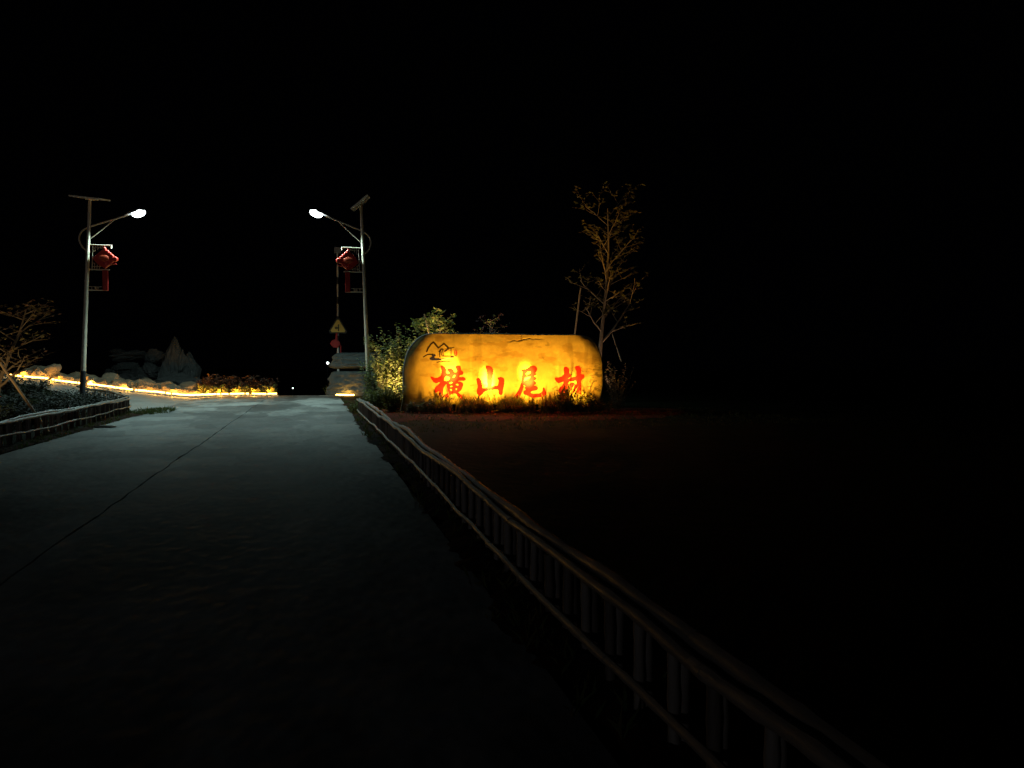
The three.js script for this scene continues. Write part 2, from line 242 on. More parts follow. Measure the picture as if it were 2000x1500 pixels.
// ---------------------------------------------------------------- solar street lamps
function streetLamp(x, z, dir, tilt, size, panelTurn, label) {
  const g = thing('street_lamp', label, 'street lamp', 'solar street lamps'); g.position.set(x, H(x, z), z); g.scale.setScalar(size); if (dir < 0) g.rotation.y = Math.PI; 
  const lean = tilt; // metres of lean towards the arm over the full height
  const X = y => lean * (y / 8.4), pt = (u, y, w = 0) => V(u + X(y), y, w);
  part('base_plate', new Build().box(0, 0.02, 0, 0.4, 0.04, 0.4).geo(), M.sleeve, g);
  part('base_sleeve', new Build().tube([pt(0, 0.03), pt(0, 1.38), pt(0, 1.42)], [0.112, 0.108, 0.1], 20).geo(), M.sleeve, g);
  const pole = part('pole', new Build().tube([pt(0, 1.3), pt(0, 5), pt(0, 8.38)], [0.094, 0.078, 0.058], 20).geo(), M.galv, g);
  for (const y of [1.55, 5.05, 6.25]) part('band', new Build().tube([pt(0, y), pt(0, y + 0.06)], 0.1 - y * 0.0025, 20).geo(), M.galv, pole);
  const arm = new THREE.CatmullRomCurve3([pt(-0.02, 6.3), pt(-0.2, 6.45), pt(-0.34, 6.78), pt(-0.26, 7.08), pt(0, 7.27), pt(0.45, 7.45), pt(0.95, 7.64), pt(1.45, 7.84)]).getPoints(50);
  part('arm', new Build().tube(arm, 0.034, 12).geo(), M.galv, g);
  part('brace', new Build().tube([pt(0.04, 6.78), pt(0.4, 7.1), pt(0.92, 7.6)], 0.024, 10).geo(), M.galv, g);
  // lantern head: a flattened housing with a bowl of glass under it
  const head = new THREE.SphereGeometry(1, 32, 16, 0, Math.PI * 2, 0, Math.PI * 0.5); head.scale(0.4, 0.13, 0.19); head.translate(-0.06, 0.015, 0);
  const ax = pt(1.78, 7.94), h = part('lamp_head', head, M.head, g); h.position.copy(ax); h.rotation.z = 0.3;
  const lens = new THREE.SphereGeometry(1, 32, 16); lens.scale(0.27, 0.165, 0.2); lens.translate(0.05, -0.03, 0);
  part('lens', lens, M.lensCool, h);
  const lampLight = new THREE.SpotLight(rgb(.65, 1, .96), 112, 0, 1.35, 0.28); lampLight.name = 'street_light'; lampLight.position.copy(ax).add(V(0.04, -0.26, 0)); lampLight.castShadow = true; lampLight.shadow.radius = 6;
  lampLight.target.name = 'aim'; lampLight.target.position.copy(ax).add(V(0.5, -8, 0)); g.add(lampLight, lampLight.target);
  // solar panel
  const sp = new THREE.Group(); sp.name = 'solar_panel'; g.add(sp); sp.position.copy(pt(0, 8.42)); sp.quaternion.copy(g.quaternion).invert().multiply(panelTurn);
  part('backing', new Build().box(0, 0.03, 0, 1.16, 0.03, 0.86).geo(), M.panelBack, sp);
  part('cells', new Build().box(0, 0.05, 0, 1.1, 0.008, 0.8).geo(), M.cell, sp);
  part('frame', new Build().box(0, 0.03, 0.445, 1.2, 0.06, 0.028).box(0, 0.03, -0.445, 1.2, 0.06, 0.028).box(0.595, 0.03, 0, 0.028, 0.06, 0.86).box(-0.595, 0.03, 0, 0.028, 0.06, 0.86).geo(), M.panelBack, sp);
  part('junction_box', new Build().box(0.35, -0.012, 0.2, 0.16, 0.05, 0.12).geo(), M.panelBack, sp);
  part('bracket', new Build().box(0, -0.02, 0, 0.1, 0.07, 0.5).geo(), M.galv, sp);
  // ornament frame with a red fan and a red board
  const bars = (name, list) => { const b = new Build(); for (const [u0, y0, u1, y1, r = 0.012] of list) b.tube([pt(u0, y0), pt(u1, y1)], r, 8); part(name, b.geo(), M.galv, g); };
  bars('ornament_frame', [[.05, 6.56, .86, 6.56, .026], [.05, 5.56, .84, 5.56, .026], [.18, 6.56, .18, 5.56, .02], [.86, 6.585, .86, 6.44, .03], [.18, 6.45, .6, 6.45], [.27, 6.56, .27, 6.3], [.36, 6.56, .36, 6.36], [.45, 6.56, .45, 6.45], [.27, 6.3, .18, 6.3], [.53, 6.56, .53, 6.45], [.18, 5.68, .5, 5.68], [.27, 5.56, .27, 5.82], [.36, 5.56, .36, 5.76], [.27, 5.82, .18, 5.82], [.45, 5.56, .45, 5.68]]);
  bars('board_bracket', [[.05, 4.72, .8, 4.72, .026], [.08, 4.86, .56, 4.86], [.2, 4.86, .2, 4.72], [.32, 4.82, .44, 4.82], [.32, 4.86, .32, 4.76], [.44, 4.86, .44, 4.76], [.32, 4.77, .44, 4.77], [.38, 4.77, .38, 4.71]]);
  const out = new THREE.Shape(), top = [[.2, 5.98], [.3, 6.13], [.44, 6.27], [.54, 6.36], [.57, 6.46], [.63, 6.49], [.68, 6.43], [.7, 6.36], [.75, 6.37], [.79, 6.33], [.8, 6.28], [.85, 6.28], [.885, 6.24], [.89, 6.2], [.94, 6.19], [.975, 6.15], [.98, 6.1], [1.03, 6.12], [1.09, 6.09], [1.13, 6.03], [1.12, 5.95], [1.06, 5.9], [.98, 5.9], [.88, 5.78], [.76, 5.68], [.68, 5.6], [.58, 5.66], [.45, 5.72], [.33, 5.82]];
  top.forEach(([u, y], k) => { const q = pt(u, y); k ? out.lineTo(q.x, q.y) : out.moveTo(q.x, q.y); });
  const fg = new THREE.ExtrudeGeometry(out, { depth: 0.1, bevelEnabled: true, bevelThickness: 0.05, bevelSize: 0.04, bevelOffset: -0.04, bevelSegments: 4 }); fg.translate(0, 0, -0.05);
  const fan = part('fan_ornament', fg, M.red, g);
  for (const zz of [0.102, -0.102]) { const e = new THREE.SphereGeometry(1, 24, 12); e.scale(0.2, 0.13, 0.022); const c = pt(0.62, 6.02); e.translate(c.x, c.y, zz); part('fan_boss', e, M.redPale, fan); }
  for (let k = 0; k < 7; k++) { const a = lerp(0.15, 1.9, k / 6), p0 = pt(.66, 5.72), p1 = pt(.66 + .42 * Math.cos(a), 5.74 + .62 * Math.sin(a) * (k > 3 ? .9 : .8)); for (const zz of [0.1, -0.1]) part('fan_rib', new Build().tube([V(p0.x, p0.y, zz), V(p1.x, p1.y, zz * .8)], 0.012, 6).geo(), M.redDeep, fan); }
  const c = pt(0.69, 5.12); part('ornament_board', new Build().box(c.x, c.y, 0, 0.2, 0.84, 0.06).geo(), M.redDeep, g);
  shade(g); return g;
}
{
  const a = at(160, 790, 29.5), b = at(722, 786, 32);
  const turn = (...r) => new THREE.Quaternion().setFromEuler(new THREE.Euler(...r, 'ZXY'));
  streetLamp(a.x, a.z, 1, 0.4, 0.94, turn(0.16, -0.25, -0.07), 'solar street lamp at left fence corner with flat panel and red fan ornament');
  streetLamp(b.x, b.z, -1, 0.32, 0.985, turn(0, Math.PI / 2 - 0.2, 0.7), 'solar street lamp right of the road beside the leafy bush, panel tilted steeply');
}

// ---------------------------------------------------------------- engraved village stone
const SC = 27 / F, S0 = at(985, 801, 27), SY = H(S0.x, S0.z), TY = y => (801 - y) * SC;
const stone = thing('village_stone', 'wide yellow-lit boulder carved with four large red Chinese characters and emblem', 'stone sign');
stone.position.set(S0.x, 0, S0.z); stone.rotation.y = camera.rotation.y + 0.1;
const OUT = [[793, 818], [791, 770], [792, 722], [796, 697], [806, 675], [820, 660], [838, 652], [900, 650.5], [985, 651], [1070, 652], [1140, 653], [1158, 659], [1171, 675], [1179, 702], [1181, 735], [1178, 765], [1169, 792], [1160, 818]].map(([x, y]) => [(x - 985) * SC, TY(y)]);
const C0 = [0, 1.15];
const RADII = (() => {
  const crv = new THREE.CatmullRomCurve3(OUT.map(([x, y]) => V(x, y, 0)), true, 'centripetal').getPoints(900), n = 360, r = [];
  for (let k = 0; k < n; k++) {
    const a = k / n * 6.2831853, dx = Math.cos(a), dy = Math.sin(a); let best = 0;
    for (let i = 0; i < crv.length - 1; i++) { const p = crv[i], q = crv[i + 1], ex = q.x - p.x, ey = q.y - p.y, den = dx * ey - dy * ex; if (Math.abs(den) < 1e-9) continue; const ox = p.x - C0[0], oy = p.y - C0[1], t = (ox * ey - oy * ex) / den, s = (ox * dy - oy * dx) / den; if (t > 0 && s >= -1e-6 && s <= 1.000001) best = Math.max(best, t); }
    r.push(best * (1 + 0.004 * noise(k * 0.35, 2)));
  }
  return r;
})();
function rhoAt(s, t) { const dx = s - C0[0], dy = t - C0[1], a = ((Math.atan2(dy, dx) / 6.2831853) % 1 + 1) % 1 * 360, i = Math.floor(a) % 360, R = lerp(RADII[i], RADII[(i + 1) % 360], a - Math.floor(a)); return [Math.hypot(dx, dy) / R, R]; }
const valley = (s, t, x0, y0, x1, y1, w, d) => { const ex = x1 - x0, ey = y1 - y0, k = clamp(((s - x0) * ex + (t - y0) * ey) / (ex * ex + ey * ey), 0, 1), q = Math.hypot(s - x0 - ex * k, t - y0 - ey * k); return -d * Math.exp(-q * q / w / w) * Math.sin(clamp(k, 0.12, 0.88) * Math.PI); };
const px = x => (x - 985) * SC;
function faceZ(s, t) { // dressed front: gentle hollows, two deep folds, a split ledge under the top
  let z = 0.10 * fbm(s * 0.55 + 2, t * 0.45, 3, 2) + 0.03 * fbm(s * 1.6, t * 1.1, 7, 3) + 0.006 * fbm(s * 9, t * 9, 5, 3);
  z += valley(s, t, px(1088), TY(690), px(1093), TY(775), 0.13, 0.09) + valley(s, t, px(1155), TY(725), px(1148), TY(790), 0.1, 0.08) + valley(s, t, px(925), TY(655), px(935), TY(800), 0.2, 0.05) + valley(s, t, px(1000), TY(690), px(990), TY(790), 0.16, 0.04);
  const crack = TY(662) + 0.05 * noise(s * 2.2, 3) + 0.02 * noise(s * 9, 5) + 0.14 * (s - px(1020)) * .5, inL = smooth(px(985), px(1000), s) * (1 - smooth(px(1050), px(1066), s));
  z -= 0.008 * inL * smooth(-0.045, 0.0, t - crack) * (1 - 0.0); z -= 0.014 * inL * Math.exp(-Math.pow((t - crack) / 0.02, 2)) * (0.6 + .8 * noise(s * 5, 4));
  z -= 0.03 * Math.exp(-Math.pow((s - px(1019)) / 0.015, 2)) * smooth(crack, crack + .05, t);
  const [rho, R] = rhoAt(s, t), d = (1 - rho) * R; 
  const e = 1 - clamp(d / 0.5, 0, 1), side = smooth(2.4, 3.3, Math.abs(s)); z -= e * e * lerp(0.015, 0.15, side) ;
  return z;
}
const stoneMap = texture(1024, 512, (u, v) => {
  const s = (u - .5) * 7.4, t = v * 3.2 - 0.3; let k = 1 + 0.22 * fbm(s * 1.1, t * 1.4, 2) + 0.12 * fbm(s * 6, t * 6, 9) + 0.1 * fbm(s * 22, t * 16, 4, 2);
  const vein = smooth(.16, .32, fbm(s * 2.2 + 5, t * 5.5, 12, 5)); k *= 1 - 0.2 * vein;
  const fleck = smooth(.22, .34, fbm(s * 7 + 9, t * 15, 21, 4)) * smooth(-.05, .2, fbm(s * .8, t * .9, 33)); k *= 1 - 0.55 * fleck;
  const run = smooth(.1, .34, fbm(s * 3.4, t * .45, 41, 4)); k *= 1 - .22 * run;
  return [.58 * k, .44 * k * (1 - .08 * vein), .135 * k * (1 - .2 * vein)];
});
{
  const nT = 360, b = new Build(), rings = [], rh = []; for (let k = 0; k <= 80; k++) rh.push(1 - Math.pow(1 - k / 80, 1.25));
  for (const r of rh) { const ring = []; for (let k = 0; k < nT; k++) { const a = k / nT * 6.2831853, s = C0[0] + Math.cos(a) * RADII[k] * r, t = C0[1] + Math.sin(a) * RADII[k] * r; ring.push(b.v(s, t, faceZ(s, t), s / 7.4 + .5, (t + .3) / 3.2)); } rings.push(ring); }
  for (let j = 0; j < rings.length - 1; j++) for (let k = 0; k < nT; k++) b.quad(rings[j][k], rings[j + 1][k], rings[j + 1][(k + 1) % nT], rings[j][(k + 1) % nT]);
  part('stone_face', b.geo(), std(0xffffff, 0.85, { map: stoneMap, bumpMap: grainMap, bumpScale: 0.008 }), stone);
  const c = new Build(), prof = [[1, 0], [1.018, -0.015], [1.03, -0.09], [1.034, -0.3], [1.02, -0.55], [0.97, -0.78], [0.8, -0.93], [0.4, -1.0], [0.001, -1.02]], rr = prof.map(([q, z], j) => { const ring = []; for (let k = 0; k < nT; k++) { const a = k / nT * 6.2831853, R0 = RADII[k], w = q + (j > 1 ? 0.012 * fbm(Math.cos(a) * 5, Math.sin(a) * 5, z * 4) : 0), off = (w - 1) * Math.min(R0, 2.2), rad = w > 0.9 ? R0 + off : R0 * w, s = C0[0] + Math.cos(a) * rad, t = C0[1] + Math.sin(a) * rad; const zf = faceZ(C0[0] + Math.cos(a) * R0 * .999, C0[1] + Math.sin(a) * R0 * .999); ring.push(c.v(s, t, (j < 3 ? zf : lerp(zf, -.1, clamp((j - 2) / 3, 0, 1))) + z, k / nT * 9, z)); } return ring; });
  for (let j = 0; j < rr.length - 1; j++) for (let k = 0; k < nT; k++) c.quad(rr[j][k], rr[j + 1][k], rr[j + 1][(k + 1) % nT], rr[j][(k + 1) % nT]);
  const rim = part('stone_rim', c.geo(), rockMat([.17, .165, .14], 19, 6), stone); rim.userData.label = 'rough grey natural rim and back of the stone';
}
// lettering: outlines traced in zoomed views, meshed to follow the uneven stone a few millimetres proud
function inPoly(p, x, y) { let c = false; for (let i = 0, j = p.length - 1; i < p.length; j = i++) if ((p[i][1] > y) !== (p[j][1] > y) && x < (p[j][0] - p[i][0]) * (y - p[i][1]) / (p[j][1] - p[i][1]) + p[i][0]) c = !c; return c; }
const round = p => new THREE.CatmullRomCurve3(p.map(([x, y]) => V(x, y, 0)), true, 'centripetal').getPoints(p.length * 6).map(q => [q.x, q.y]);
function paint(name, test, box, cell, lift, mat, parent) {
  const b = new Build(), id = new Map(), nx = Math.ceil((box[2] - box[0]) / cell), ny = Math.ceil((box[3] - box[1]) / cell);
  const vert = (i, j) => { const k = i * 100000 + j; if (!id.has(k)) { const s = box[0] + i * cell, t = box[1] + j * cell; id.set(k, b.v(s, t, faceZ(s, t) + lift, s, t)); } return id.get(k); };
  for (let j = 0; j < ny; j++) for (let i = 0; i < nx; i++) if (test(box[0] + (i + .5) * cell, box[1] + (j + .5) * cell)) b.quad(vert(i, j), vert(i + 1, j), vert(i + 1, j + 1), vert(i, j + 1));
  return part(name, b.geo(), mat, parent);
}
const A = ([u, v]) => [px(820 + u / 9.378), TY(640 + v / 9.378)], Bc = ([u, v]) => [px(990 + u / 8.825), TY(640 + v / 8.825)];
function character(f, outline, holes, label) {
  const o = round(outline.map(f)), hs = holes.map(q => round(q.map(f))), xs = o.map(q => q[0]), ys = o.map(q => q[1]);
  const near = (q, x, y) => { for (let i = 0, j = q.length - 1; i < q.length; j = i++) { const ex = q[i][0] - q[j][0], ey = q[i][1] - q[j][1], t = clamp(((x - q[j][0]) * ex + (y - q[j][1]) * ey) / (ex * ex + ey * ey + 1e-12), 0, 1), dx = x - q[j][0] - ex * t, dy = y - q[j][1] - ey * t; if (dx * dx + dy * dy < 4.4e-4) return true; } return false; };
  const m = paint('carved_character', (x, y) => inPoly(o, x, y) && !hs.some(q => inPoly(q, x, y)) || near(o, x, y) || hs.some(q => !inPoly(q, x, y) && near(q, x, y)), [Math.min(...xs) - .03, Math.min(...ys) - .03, Math.max(...xs) + .03, Math.max(...ys) + .03], 0.0085, 0.006, M.letter, stone); m.userData.label = label; return m;
}
M.letter = std(rgb(.5, .004, .003), 0.75);
const heng = [[398, 682], [445, 700], [478, 745], [480, 790], [500, 830], [548, 828], [556, 800], [520, 742], [570, 735], [610, 765], [625, 800], [690, 790], [685, 740], [670, 690], [700, 678], [735, 690], [750, 755], [790, 795], [778, 825], [725, 842], [712, 880], [760, 890], [800, 888], [832, 918], [815, 932], [700, 938], [660, 945], [700, 965], [750, 975], [783, 1000], [775, 1050], [745, 1115], [700, 1155], [720, 1185], [765, 1225], [772, 1262], [745, 1262], [705, 1225], [680, 1180], [640, 1165], [590, 1175], [545, 1205], [500, 1250], [472, 1245], [480, 1205], [540, 1165], [520, 1100], [503, 1035], [508, 995], [470, 1010], [430, 1075], [418, 1150], [415, 1270], [378, 1270], [368, 1200], [368, 1125], [320, 1140], [290, 1150], [285, 1105], [310, 1060], [355, 1020], [390, 965], [350, 962], [310, 978], [270, 962], [238, 920], [218, 880], [300, 905], [365, 885], [405, 850], [415, 800], [415, 740]];
character(A, heng, [[[470, 880], [500, 862], [552, 888], [542, 925], [470, 952], [445, 930]], [[622, 850], [652, 848], [640, 882], [612, 892]], [[538, 985], [592, 968], [600, 985], [560, 1008]], [[558, 1042], [602, 1036], [602, 1056], [565, 1062]], [[558, 1098], [590, 1094], [590, 1130], [570, 1132]], [[662, 1010], [706, 1003], [706, 1035], [680, 1032]], [[658, 1088], [682, 1084], [682, 1112], [664, 1112]]], 'red brush character heng, the leftmost');
character(A, [[1222, 682], [1290, 695], [1332, 745], [1325, 860], [1308, 975], [1305, 1065], [1360, 1055], [1432, 1040], [1450, 985], [1455, 930], [1436, 903], [1490, 890], [1530, 915], [1537, 985], [1512, 1110], [1492, 1195], [1455, 1182], [1440, 1105], [1360, 1098], [1260, 1110], [1180, 1135], [1130, 1190], [1095, 1207], [1060, 1175], [1052, 1130], [1072, 1050], [1055, 960], [1052, 915], [1085, 905], [1115, 945], [1135, 1010], [1135, 1090], [1245, 1068], [1250, 960], [1238, 800]], [], 'red brush character shan, second from left');
character(Bc, [[265, 712], [330, 705], [390, 670], [440, 645], [490, 648], [517, 690], [500, 735], [488, 760], [497, 785], [470, 800], [445, 818], [490, 835], [502, 858], [478, 880], [440, 890], [490, 918], [497, 940], [470, 962], [442, 985], [500, 990], [530, 1018], [515, 1045], [440, 1060], [405, 1085], [420, 1118], [500, 1125], [585, 1115], [625, 1080], [640, 1020], [658, 1055], [675, 1120], [640, 1150], [520, 1172], [430, 1172], [370, 1140], [305, 1115], [298, 1085], [340, 1050], [325, 1010], [345, 985], [312, 965], [325, 925], [300, 940], [270, 1040], [222, 1150], [165, 1210], [130, 1222], [118, 1200], [160, 1135], [215, 1050], [250, 960], [270, 850], [280, 735]], [[[340, 755], [410, 735], [408, 765], [335, 798]], [[312, 845], [405, 822], [400, 850], [305, 895]]], 'red brush character wei, third from left');
character(Bc, [[1008, 665], [1050, 668], [1082, 715], [1080, 768], [1110, 795], [1095, 825], [1062, 845], [1070, 870], [1110, 855], [1160, 842], [1222, 815], [1225, 740], [1198, 665], [1240, 645], [1285, 685], [1292, 780], [1342, 800], [1345, 840], [1305, 870], [1288, 890], [1285, 980], [1272, 1138], [1228, 1130], [1222, 1000], [1220, 882], [1150, 892], [1080, 905], [1048, 980], [1048, 1070], [1042, 1162], [1010, 1160], [985, 1090], [950, 1110], [915, 1090], [920, 1045], [985, 965], [1000, 905], [950, 910], [905, 925], [865, 890], [850, 852], [905, 850], [980, 815], [1005, 780]], [], 'red brush character cun, the rightmost');
character(Bc, [[1085, 970], [1145, 935], [1195, 965], [1202, 1010], [1175, 1060], [1130, 1082], [1095, 1050]], [], 'red dot stroke inside the rightmost character');
{ // emblem: brown brush lines of hills and a house, a blue stream, a red oval seal
  const em = new THREE.Group(); em.name = 'emblem'; stone.add(em);
  const L = [[[138, 415, 9], [160, 360, 12], [215, 280, 9], [260, 245, 11], [300, 290, 13], [345, 350, 11], [385, 320, 8], [450, 270, 9], [500, 320, 13], [530, 355, 16]], [[528, 352, 14], [490, 395, 12], [460, 410, 6]], [[530, 350, 5], [575, 352, 5], [632, 338, 3]], [[360, 415, 7], [395, 378, 8], [415, 366, 6], [440, 385, 4]], [[370, 415, 6], [376, 512, 6]], [[392, 400, 4], [404, 475, 4]], [[425, 380, 4], [436, 482, 4]], [[404, 470, 3], [418, 500, 4], [600, 500, 3]], [[575, 360, 4], [577, 466, 4]], [[570, 512, 4], [622, 508, 5]], [[75, 515, 4], [150, 470, 6], [250, 464, 5]], [[320, 606, 3], [440, 600, 5], [585, 598, 3]]];
  const dist = (x, y, l) => { let m = 1e9; for (let k = 0; k < l.length - 1; k++) { const [ax, ay, ar] = l[k], [bx, by, br] = l[k + 1], ex = bx - ax, ey = by - ay, t = clamp(((x - ax) * ex + (y - ay) * ey) / (ex * ex + ey * ey), 0, 1); m = Math.min(m, Math.hypot(x - ax - ex * t, y - ay - ey * t) - lerp(ar, br, t)); } return m; };
  const inv = (s, t) => [(s / SC + 985 - 820) * 9.378, (801 - t / SC - 640) * 9.378], box = (a, b) => { const p = A(a), q = A(b); return [p[0], q[1], q[0], p[1]]; };
  paint('brush_lines', (s, t) => { const [x, y] = inv(s, t); return L.some(l => dist(x, y, l) < 4); }, box([50, 220], [650, 620]), 0.006, 0.0045, std(rgb(.035, .018, .014), .8), em);
  const blue = [[225, 475], [285, 462], [302, 488], [272, 518], [300, 540], [400, 545], [402, 572], [260, 577], [200, 570], [188, 540], [235, 510]];
  paint('stream', (s, t) => inPoly(blue, ...inv(s, t)), box([180, 455], [410, 582]), 0.006, 0.008, std(rgb(.02, .02, .16), .8), em);
  paint('pale_stream', (s, t) => { const [x, y] = inv(s, t); return dist(x, y, [[405, 558, 10], [500, 545, 8], [620, 528, 4]]) < 0; }, box([395, 515], [630, 575]), 0.006, 0.008, std(rgb(.4, .36, .5), .8), em);
  paint('red_seal', (s, t) => { const [x, y] = inv(s, t); return Math.hypot((x - 660) / 28, (y - 440) / 60) < 1; }, box([628, 375], [692, 505]), 0.006, 0.0045, std(rgb(.5, .03, .02), .8), em);
  paint('seal_script', (s, t) => { const [x, y] = inv(s, t); return [[[645, 405, 3], [672, 403, 3]], [[650, 425, 3], [670, 450, 3]], [[648, 470, 3], [672, 468, 3]], [[660, 395, 3], [658, 485, 3]]].some(l => dist(x, y, l) < 0); }, box([640, 385], [680, 495]), 0.005, 0.009, std(rgb(.6, .4, .3), .8), em);
}

{ // bare red soil between the turf and the stone
  stone.updateMatrixWorld(true); const b = new Build(), rows = range(-6.2, 6.4, 0.2).map(s => { const end = (4.6 + 1.1 * fbm(s * .7, 3, 9) + .5 * noise(s * 3, 5)) * (1 - Math.pow(Math.abs(s / 6.8), 4)), r = []; for (let k = 0; k <= 22; k++) { const p = stone.localToWorld(V(s, 0, lerp(-1.6, end, k / 22))); r.push(b.v(p.x, H(p.x, p.z) + (k == 0 || k == 22 ? 0.004 : 0.03 + .03 * fbm(p.x * 2.2, p.z * 2.2, 4)), p.z, p.x / 3, p.z / 3)); } return r; });
  for (let i = 0; i < rows.length - 1; i++) for (let k = 0; k < 22; k++) b.quad(rows[i][k], rows[i][k + 1], rows[i + 1][k + 1], rows[i + 1][k]);
  structure('soil_bed', b.geo(), M.bedSoil);
}

// ---------------------------------------------------------------- ground floodlights (fitting and its own light)
function flood(pos, aim, power, angle, label, tone = rgb(1, .455, .034), beam = 0, beamAim = aim) {
  const g = thing('ground_floodlight', label, 'floodlight', 'ground floodlights'); g.position.copy(pos);
  const d = aim.clone().sub(pos).normalize(), q = new THREE.Quaternion().setFromUnitVectors(V(0, 1, 0), d), c = V(0, 0.2, 0);
  const can = part('can', new THREE.LatheGeometry([[0.001, -0.1], [0.05, -0.1], [0.062, -0.08], [0.075, 0.05], [0.088, 0.065], [0.088, 0.085], [0.076, 0.085]].map(([r, y]) => new THREE.Vector2(r, y)), 24), M.can, g); can.position.copy(c); can.quaternion.copy(q);
  const ls = new THREE.SphereGeometry(0.078, 20, 8, 0, 6.2832, 0, Math.PI / 2); ls.scale(1, 0.35, 1); ls.translate(0, 0.075, 0); part('lens', ls, M.lensWarm, can);
  part('yoke', new Build().tube([V(-0.095, 0.2, 0), V(-0.095, 0.09, 0), V(0.095, 0.09, 0), V(0.095, 0.2, 0)], 0.01, 6).geo(), M.can, g);
  part('stake', new Build().tube([V(0, 0.095, 0), V(0, -0.15, 0)], [0.018, 0.006], 8).geo(), M.can, g);
  const l = new THREE.SpotLight(tone, power, 0, angle, 1); l.name = 'flood_light'; l.castShadow = true; l.shadow.radius = 2.5; l.position.copy(c).addScaledVector(d, 0.13); l.target.name = 'aim'; l.target.position.copy(aim).sub(pos); g.add(l, l.target);
  if (beam) { const k = new THREE.SpotLight(tone, beam, 0, 0.26, 1); k.name = 'flood_beam'; k.castShadow = true; k.shadow.radius = 2.5; k.position.copy(l.position); k.target.name = 'aim'; k.target.position.copy(beamAim).sub(pos); g.add(k, k.target); } // the reflector's narrow core inside its wide spill
}
stone.updateMatrixWorld(true);
const onStone = (s, t, z) => stone.localToWorld(V(s, t, z)), onGround = (s, z) => { const p = onStone(s, 0, z); p.y = H(p.x, p.z); return p; };
for (const [x, power, z, aimT, aimX, lab, beam, bX, bY] of [[886, 27, 0.92, 1.9, 872, 'black ground floodlight under the leftmost red character', 210, 880, 722], [962, 27, 0.8, 1.9, 955, 'black ground floodlight under the second red character from left', 420, 954, 742], [1042, 26, 0.88, 1.9, 1032, 'black ground floodlight under the third red character from left', 280, 1031, 736], [1118, 31, 0.98, 1.9, 1136, 'black ground floodlight hidden in plants under the rightmost red character', 30, 1118, 745]])
  flood(onGround(px(x), z), onStone(px(aimX), aimT, 0), power, 1.28, lab, undefined, beam, onStone(px(bX), TY(bY), 0));
const AMBER = rgb(1, .66, .26);
flood(onGround(px(802), -1.35), at(835, 600, 29), 110, 1.15, 'ground floodlight behind the left end of the stone under the saplings', AMBER);
flood(onGround(px(774), -0.75), at(778, 650, 28.6), 75, 1.05, 'ground floodlight left of the stone, hidden in the bush', AMBER);
flood(onGround(px(1191), -1.75), at(1172, 650, 29.6), 15, 1.1, 'ground floodlight behind the right end of the stone at tree foot', rgb(1, .62, .36));
{ const p = V(-7.5, 0, -18.7); p.y = H(p.x, p.z); flood(p, V(-7.5, 3.2, -20.6), 13, 1.0, 'ground floodlight behind the left fence under the bare tree', AMBER); }


// ---------------------------------------------------------------- rocks
function rockGeo(seed, [a, b, c], o = {}) {
  const R = rng(seed), g0 = new THREE.IcosahedronGeometry(1, o.detail ?? 12); g0.deleteAttribute('uv'); g0.deleteAttribute('normal');
  const g = mergeVertices(g0, 1e-4), p = g.attributes.position, planes = [], uv = [];
  for (let k = 0; k < (o.cuts ?? 14); k++) { const n = V(R() - .5, R() - .5, R() - .5).normalize(); planes.push([n, (o.near ?? 0.62) + R() * 0.32]); }
  const v = V(0, 0, 0), off = R() * 50, rough = o.rough ?? 0.08;
  for (let k = 0; k < p.count; k++) {
    v.fromBufferAttribute(p, k); const d0 = v.clone();
    for (const [n, d] of planes) { const e = v.dot(n) - d; if (e > 0) v.addScaledVector(n, -e * 0.92); }
    v.multiplyScalar(1 + rough * fbm(d0.x * 2.2 + off, d0.y * 2.2, d0.z * 2.2, 4) * 2 + rough * .5 * (1 - Math.abs(noise(d0.x * 5 + off, d0.y * 5, d0.z * 5)) * 2));
    if (o.shape) o.shape(v, d0);
    p.setXYZ(k, v.x * a, v.y * b, v.z * c); uv.push(d0.x * a + d0.z * c * .7, d0.y * b + d0.z * c * .3);
  }
  g.setAttribute('uv', new THREE.Float32BufferAttribute(uv, 2)); g.computeVertexNormals(); return g;
}
// the LED strip runs on a low kerb in front of the rockery, up the side road
const stripPts = [[-13.2, 38.5], [-12, 38.9], [-10.3, 39.35], [-8.6, 39.8], [-7.2, 40.1], [-6.3, 40.35], [-5.75, 40.4], [-5.3, 40.75], [-4.7, 41.25], [-3.8, 41.35], [-2.8, 41.4], [-1.9, 41.45]];
const sP = t => { const k = clamp(t, 0, 0.9999) * (stripPts.length - 1), i = Math.floor(k), f = k - i; return [lerp(stripPts[i][0], stripPts[i + 1][0], f), lerp(stripPts[i][1], stripPts[i + 1][1], f)]; };
{
  const R = rng(21);
  const kerb = thing('rockery_kerb', 'low rough stone kerb edging the rockery along the side road', 'kerb');
  for (let k = 0; k < 44; k++) { const [x, D] = sP((k + .5) / 44), [x2, D2] = sP((k + .9) / 44); const m = part('kerb_stone', rockGeo(300 + k % 6, [0.19, 0.09, 0.13], { detail: 4, rough: .05 }), M.kerb, kerb); m.position.set(x, H(x, -D) + 0.05, -D); m.rotation.y = Math.atan2(D2 - D, x2 - x) + (R() - .5) * .2; }
}
